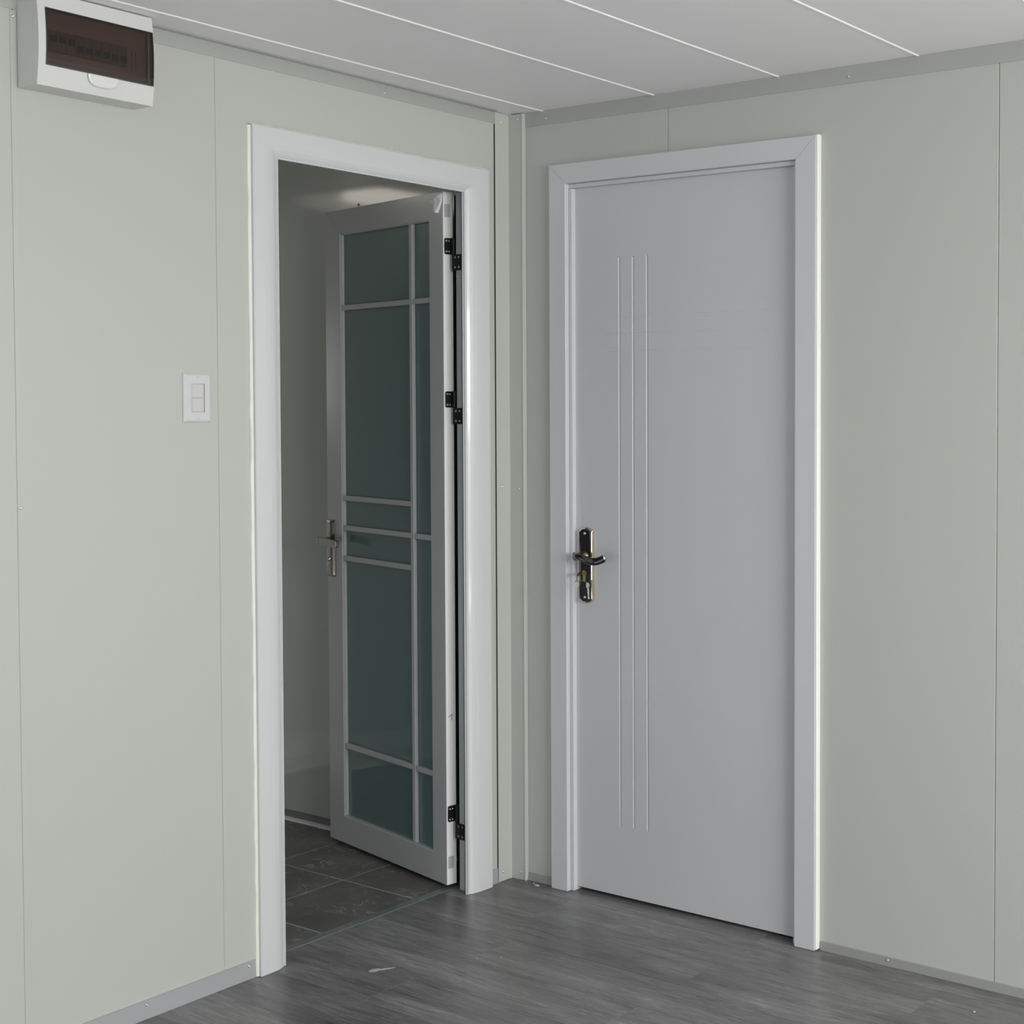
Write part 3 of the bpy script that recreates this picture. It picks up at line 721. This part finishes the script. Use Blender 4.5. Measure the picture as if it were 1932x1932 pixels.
# inserted key: bow standing out of the cylinder towards the room
v, f = prism([(0, -.0020), (-.010, -.0020), (-.012, -.007), (-.026, -.008), (-.029, -.004), (-.029, .004), (-.026, .008), (-.012, .007), (-.010, .0020), (0, .0020)], lambda p, q, d: (kx+d+q*.55, DY-.016+p, CZ+q*.80), -.0010, .0010)
meshobj('key', v, f, KEY, ks)
# ring
RC = Vector((kx+.006, DY-.049, CZ-.011)); RR = .0115
V, F = [], []; nn, mm_ = 32, 8
e1 = Vector((.35, -.94, 0)).normalized(); e2 = Vector((0, 0, 1)); e3 = e1.cross(e2)
for i in range(nn):
    a = 2*math.pi*i/nn; rdir = e1*math.cos(a)+e2*math.sin(a)
    for j in range(mm_):
        b = 2*math.pi*j/mm_; V.append(tuple(RC+rdir*(RR+.0009*math.cos(b))+e3*.0009*math.sin(b)))
for i in range(nn):
    for j in range(mm_):
        F.append((i*mm_+j, ((i+1) % nn)*mm_+j, ((i+1) % nn)*mm_+(j+1) % mm_, i*mm_+(j+1) % mm_))
meshobj('key_ring', V, F, STEEL, ks, smooth=True)
add_key('key', (RC.x+.001, RC.y-.006, RC.z-.0080), math.radians(75), math.radians(0))
add_key('key', (RC.x+.025, RC.y+.014, RC.z-.0105), math.radians(-15), math.radians(-8))
v, f = sweep([(RC.x+.001, RC.y+.009, RC.z-.006), (RC.x+.012, RC.y+.012, RC.z-.008), (RC.x+.025, RC.y+.014, RC.z-.012)], [(.0007, .0007)]*3, (0, 0, 1), 8)
meshobj('key_link', v, f, STEEL, ks)

# ------------------------------------------------------------------ light switch
SY0, SY1, SZ0, SZ1 = -1.0145, -.9465, 1.3570, 1.4710
sc = ((SY0+SY1)/2, (SZ0+SZ1)/2)
sw = empty('light_switch', (0, sc[0], sc[1]), 'white wall switch plate with two stacked rockers beside the open doorway', 'switch')
def rr_ring(wy, wz, r, x): return [(x, p, q) for p, q in rrect(sc[0], sc[1], wy, wz, r, n=4)]
wy, wz = SY1-SY0, SZ1-SZ0
rings = [rr_ring(wy, wz, .003, .0004), rr_ring(wy, wz, .003, .0022), rr_ring(wy-.003, wz-.003, .003, .0042), rr_ring(wy-.010, wz-.010, .003, .0062)]
n = len(rings[0]); V = [p for r_ in rings for p in r_]
hw, hh = .0168, .0334
hole = [(.0062, sc[0]+a*hw, sc[1]+b*hh) for a, b in ((1, 1), (-1, 1), (-1, -1), (1, -1))]
hole2 = [(.0020, p[1], p[2]) for p in hole]
F = [(k*n+i, k*n+(i+1) % n, (k+1)*n+(i+1) % n, (k+1)*n+i) for k in range(3) for i in range(n)]
b0 = len(V); V += hole+hole2; q = n//4; base = 3*n
for k in range(4):
    idx = [base+k*q+i for i in range(q)]
    F.append(tuple(idx+[b0+k]))
    F.append((base+k*q+q-1, base+((k+1)*q) % n, b0+(k+1) % 4, b0+k))
    F.append((b0+k, b0+(k+1) % 4, b0+4+(k+1) % 4, b0+4+k))
F.append(tuple(b0+4+k for k in range(4)))
meshobj('cover_plate', V, F, PLAST, sw)
for s_ in (1, -1):
    zc = sc[1]+s_*.0164
    y0_, y1_ = sc[0]-.0152, sc[0]+.0152; z0_, z1_ = zc-.0150, zc+.0150
    V = [(.0022, y0_, z0_), (.0022, y1_, z0_), (.0022, y1_, z1_), (.0022, y0_, z1_),
         (.0026, y0_, z0_), (.0072, y0_+.0062, z0_), (.0052, y1_, z0_), (.0052, y1_, z1_), (.0072, y0_+.0062, z1_), (.0026, y0_, z1_)]
    F = [(0, 3, 2, 1), (0, 1, 6, 5, 4), (3, 9, 8, 7, 2), (1, 2, 7, 6), (0, 4, 9, 3), (4, 5, 8, 9), (5, 6, 7, 8)]
    meshobj('rocker', V, F, IVORY, sw, bevel=.0004, seg=1)
box('rocker_frame', (.0021, .0060, sc[0]-.0166, sc[0]+.0166, sc[1]-.0006, sc[1]+.0006), PLAST, sw)
for s_ in (1, -1):
    v, f = lathe((.0061, sc[0], sc[1]+s_*.0475), [(.0030, 0), (.0028, .0007), (.0012, .0010)], (1, 0, 0), 14); sh = meshobj('screw', v, f, PLAST, sw)
    v, f = bx(.0070, .0074, -.0006, .0006, -.0028, .0028)
    a = math.radians(0 if s_ > 0 else -38)
    v = [(x, sc[0]+y*math.cos(a)-z*math.sin(a), sc[1]+s_*.0475+y*math.sin(a)+z*math.cos(a)) for x, y, z in v]
    meshobj('screw_slot', v, f, JAMB, sh)

# ------------------------------------------------------------------ electrical distribution box high on the left wall
BY0, BY1, BZ0, BZ1, BD = -1.3640, -1.1210, 2.0545, 2.2470, .0800
eb = empty('electrical_box', (0, (BY0+BY1)/2, BZ0), 'white electrical distribution box with a smoked window high on the left wall', 'electrical box')
# wall tray: hollow shell
t = .0022
v, f = join([bx(.0006, .062, BY0, BY0+t, BZ0, BZ1), bx(.0006, .062, BY1-t, BY1, BZ0, BZ1), bx(.0006, .062, BY0+t, BY1-t, BZ0, BZ0+t), bx(.0006, .062, BY0+t, BY1-t, BZ1-t, BZ1), bx(.0006, .003, BY0+t, BY1-t, BZ0+t, BZ1-t)])
meshobj('housing', v, f, BOXS, eb, bevel=.0008, seg=1)
# bulging front cover: curved in height, window opening cut out
WY0, WY1, WZ0, WZ1 = -1.3495, -1.1225, 2.0965, 2.2145
zcm = (BZ0+BZ1)/2
def bulge(z):
    u = (z-zcm)/((BZ1-BZ0)/2)
    return .0735+.0095*(1-u*u)
zz = [BZ0+(BZ1-BZ0)*i/16 for i in range(17)]
zz = sorted(set([z for z in zz if abs(z-WZ0) > .004 and abs(z-WZ1) > .004]+[WZ0, WZ1]))
ys = [BY0, WY0, WY1, BY1]
V, F = [], []
for z in zz:
    for y_ in ys: V.append((bulge(z), y_, z))
for z in zz:
    for y_ in ys: V.append((.0622 if y_ in (BY0, BY1) else bulge(z)-.006, y_, z))
nz_, N4 = len(zz), 4
O = nz_*4
for j in range(nz_-1):
    inside = WZ0-1e-6 <= zz[j] and zz[j+1] <= WZ1+1e-6
    for i in range(3):
        if i == 1 and inside: continue
        F.append((j*4+i, j*4+i+1, (j+1)*4+i+1, (j+1)*4+i))
    F.append((j*4, (j+1)*4, O+(j+1)*4, O+j*4)); F.append((j*4+3, (j+1)*4+3, O+(j+1)*4+3, O+j*4+3))
    if inside:
        F.append((j*4+1, (j+1)*4+1, O+(j+1)*4+1, O+j*4+1)); F.append((j*4+2, (j+1)*4+2, O+(j+1)*4+2, O+j*4+2))
j = zz.index(WZ0); F.append((j*4+1, j*4+2, O+j*4+2, O+j*4+1))
j = zz.index(WZ1); F.append((j*4+1, j*4+2, O+j*4+2, O+j*4+1))
for j in (0, nz_-1):
    n0 = len(V); V += [(bulge(zz[j]), BY0, zz[j]), (bulge(zz[j]), BY1, zz[j]), (.0622, BY1, zz[j]), (.0622, BY0, zz[j])]; F.append((n0, n0+1, n0+2, n0+3))
meshobj('cover', V, F, BOXP, eb)
# dark frame around the smoked lid, then the lid itself
def lid_strip(y0_, y1_, z0_, z1_, d0, d1, name, m, k=10):
    zz_ = [z0_+(z1_-z0_)*i/k for i in range(k+1)]
    V = []
    for z in zz_: V += [(bulge(z)+d0, y0_, z), (bulge(z)+d0, y1_, z), (bulge(z)+d1, y1_, z), (bulge(z)+d1, y0_, z)]
    F = [(0, 1, 2, 3), tuple(4*k+i for i in (3, 2, 1, 0))]+[(4*i+a, 4*i+(a+1) % 4, 4*i+4+(a+1) % 4, 4*i+4+a) for i in range(k) for a in range(4)]
    return meshobj(name, V, F, m, eb)
fr = .0028
lid_strip(WY0+.0003, WY0+fr, WZ0+.0003, WZ1-.0003, -.004, .0016, 'window_rim', BLKG)
lid_strip(WY1-fr, WY1-.0003, WZ0+.0003, WZ1-.0003, -.004, .0016, 'window_rim', BLKG)
lid_strip(WY0+fr, WY1-fr, WZ0+.0003, WZ0+fr, -.004, .0016, 'window_rim', BLKG, 1)
lid_strip(WY0+fr, WY1-fr, WZ1-fr, WZ1-.0003, -.004, .0016, 'window_rim', BLKG, 1)
sl = lid_strip(WY0+fr, WY1-fr, WZ0+fr, WZ1-fr, -.0015, .0015, 'smoked_window', SMOKE); sl['label'] = 'curved brown smoked window'
# latch tab below the window
lt = [( .0320*math.copysign(abs(math.cos(a))**.6, math.cos(a)), .0255*abs(math.sin(a))**.8*(1 if math.sin(a) < 0 else 0)) for a in [math.radians(q_) for q_ in range(180, 361, 12)]]
yc = -1.2335
def TB(p, q, d): z = WZ0-q-.0002; return (bulge(z)+d, yc+p, z)
v, f = prism(lt, TB, .0003, .0060); meshobj('latch_tab', v, f, TAB, eb, bevel=.0022)['label'] = 'translucent rounded latch tab'
# inner mask with slot, breakers
ib = .0560
box('inner_mask', (ib-.002, ib, BY0+.004, BY1-.004, BZ0+.004, 2.1310), INNER, eb)
box('inner_mask', (ib-.002, ib, BY0+.004, BY1-.004, 2.1760, BZ1-.004), INNER, eb)
box('inner_mask', (ib-.002, ib, BY0+.004, -1.3330, 2.1310, 2.1760), INNER, eb)
box('inner_mask', (ib-.002, ib, -1.1660, BY1-.004, 2.1310, 2.1760), INNER, eb)
yb = -1.3325
wb_ = [.009]*2+[.018]*8
yy_ = yb
for k in range(9):
    w_ = .0182
    b_ = box('circuit_breaker', (.012, ib+.003, yy_+.0004, yy_+w_-.0004, 2.1315, 2.1755), BRKR, eb, bevel=.0006, seg=1)
    zt_ = 2.1600 if k < 3 else 2.1480
    box('toggle', (ib+.003, ib+.0105, yy_+.004, yy_+w_-.004, zt_-.008, zt_+.004), TOGG, b_)
    if k in (2, 8) or k > 3: pass
    yy_ += w_
for yk in (-1.1560, -1.1480):
    box('slot_mark', (ib+.0001, ib+.0006, yk, yk+.0012, 2.125, 2.172), DARK, eb)

# ------------------------------------------------------------------ small things on the floor
RES = mat('dried_residue', (.50, .51, .50), .45)
rs = [(-.030, -.005), (-.024, .006), (-.012, .010), (-.004, .006), (.004, .010), (.014, .009), (.030, .013), (.022, .006), (.012, .003), (.006, -.003), (-.004, -.002), (-.010, -.009), (-.024, -.012)]
ang = math.radians(38)
pts = [(.2315+p*math.cos(ang)-q*math.sin(ang), -.662+p*math.sin(ang)+q*math.cos(ang)) for p, q in rs]
v, f = prism(pts, lambda p, q, d: (p, q, d), .0001, .0006)
o = meshobj('glue_residue', v, f, RES); o.location = (0, 0, 0); tag(o, 'pale dried glue smear on the laminate in front of the open doorway', 'residue')
v, f = prism([(-.009, -.002), (0, -.0035), (.010, 0), (.006, .0030), (-.004, .003)], lambda p, q, d: (.117+p, -.0075+q-.018, d), .0001, .0022)
tag(meshobj('plaster_flake', v, f, WHITE), 'tiny white flake on the floor near the room corner', 'debris')
rn = random.Random(5)
parts = []
for k in range(26):
    cx_, cy_ = (rn.uniform(.005, .10), rn.uniform(-.012, -.002)-.012) if k < 14 else (rn.uniform(.0, 1.2), rn.uniform(-.9, -.05))
    if cx_ > .168 and cy_ > -.03: continue
    s_ = rn.uniform(.0008, .0018)
    parts.append(([(cx_+s_, cy_, .0001), (cx_-s_*.6, cy_+s_, .0001), (cx_-s_*.5, cy_-s_, .0001), (cx_, cy_, .0001+s_)], [(0, 1, 2), (0, 1, 3), (1, 2, 3), (2, 0, 3)]))
o = meshobj('crumbs', *join(parts), WHITE); tag(o, 'scattered white crumbs of debris on the laminate floor', 'debris', kind='stuff')
v, f = lathe((1.6077, -.1276, .0001), [(.0036, 0), (.0034, .0022), (.0018, .0032)], (0, 0, 1), 12)
tag(meshobj('screw', v, f, STEEL, smooth=True), 'small loose screw lying on the laminate near the right wall', 'screw')
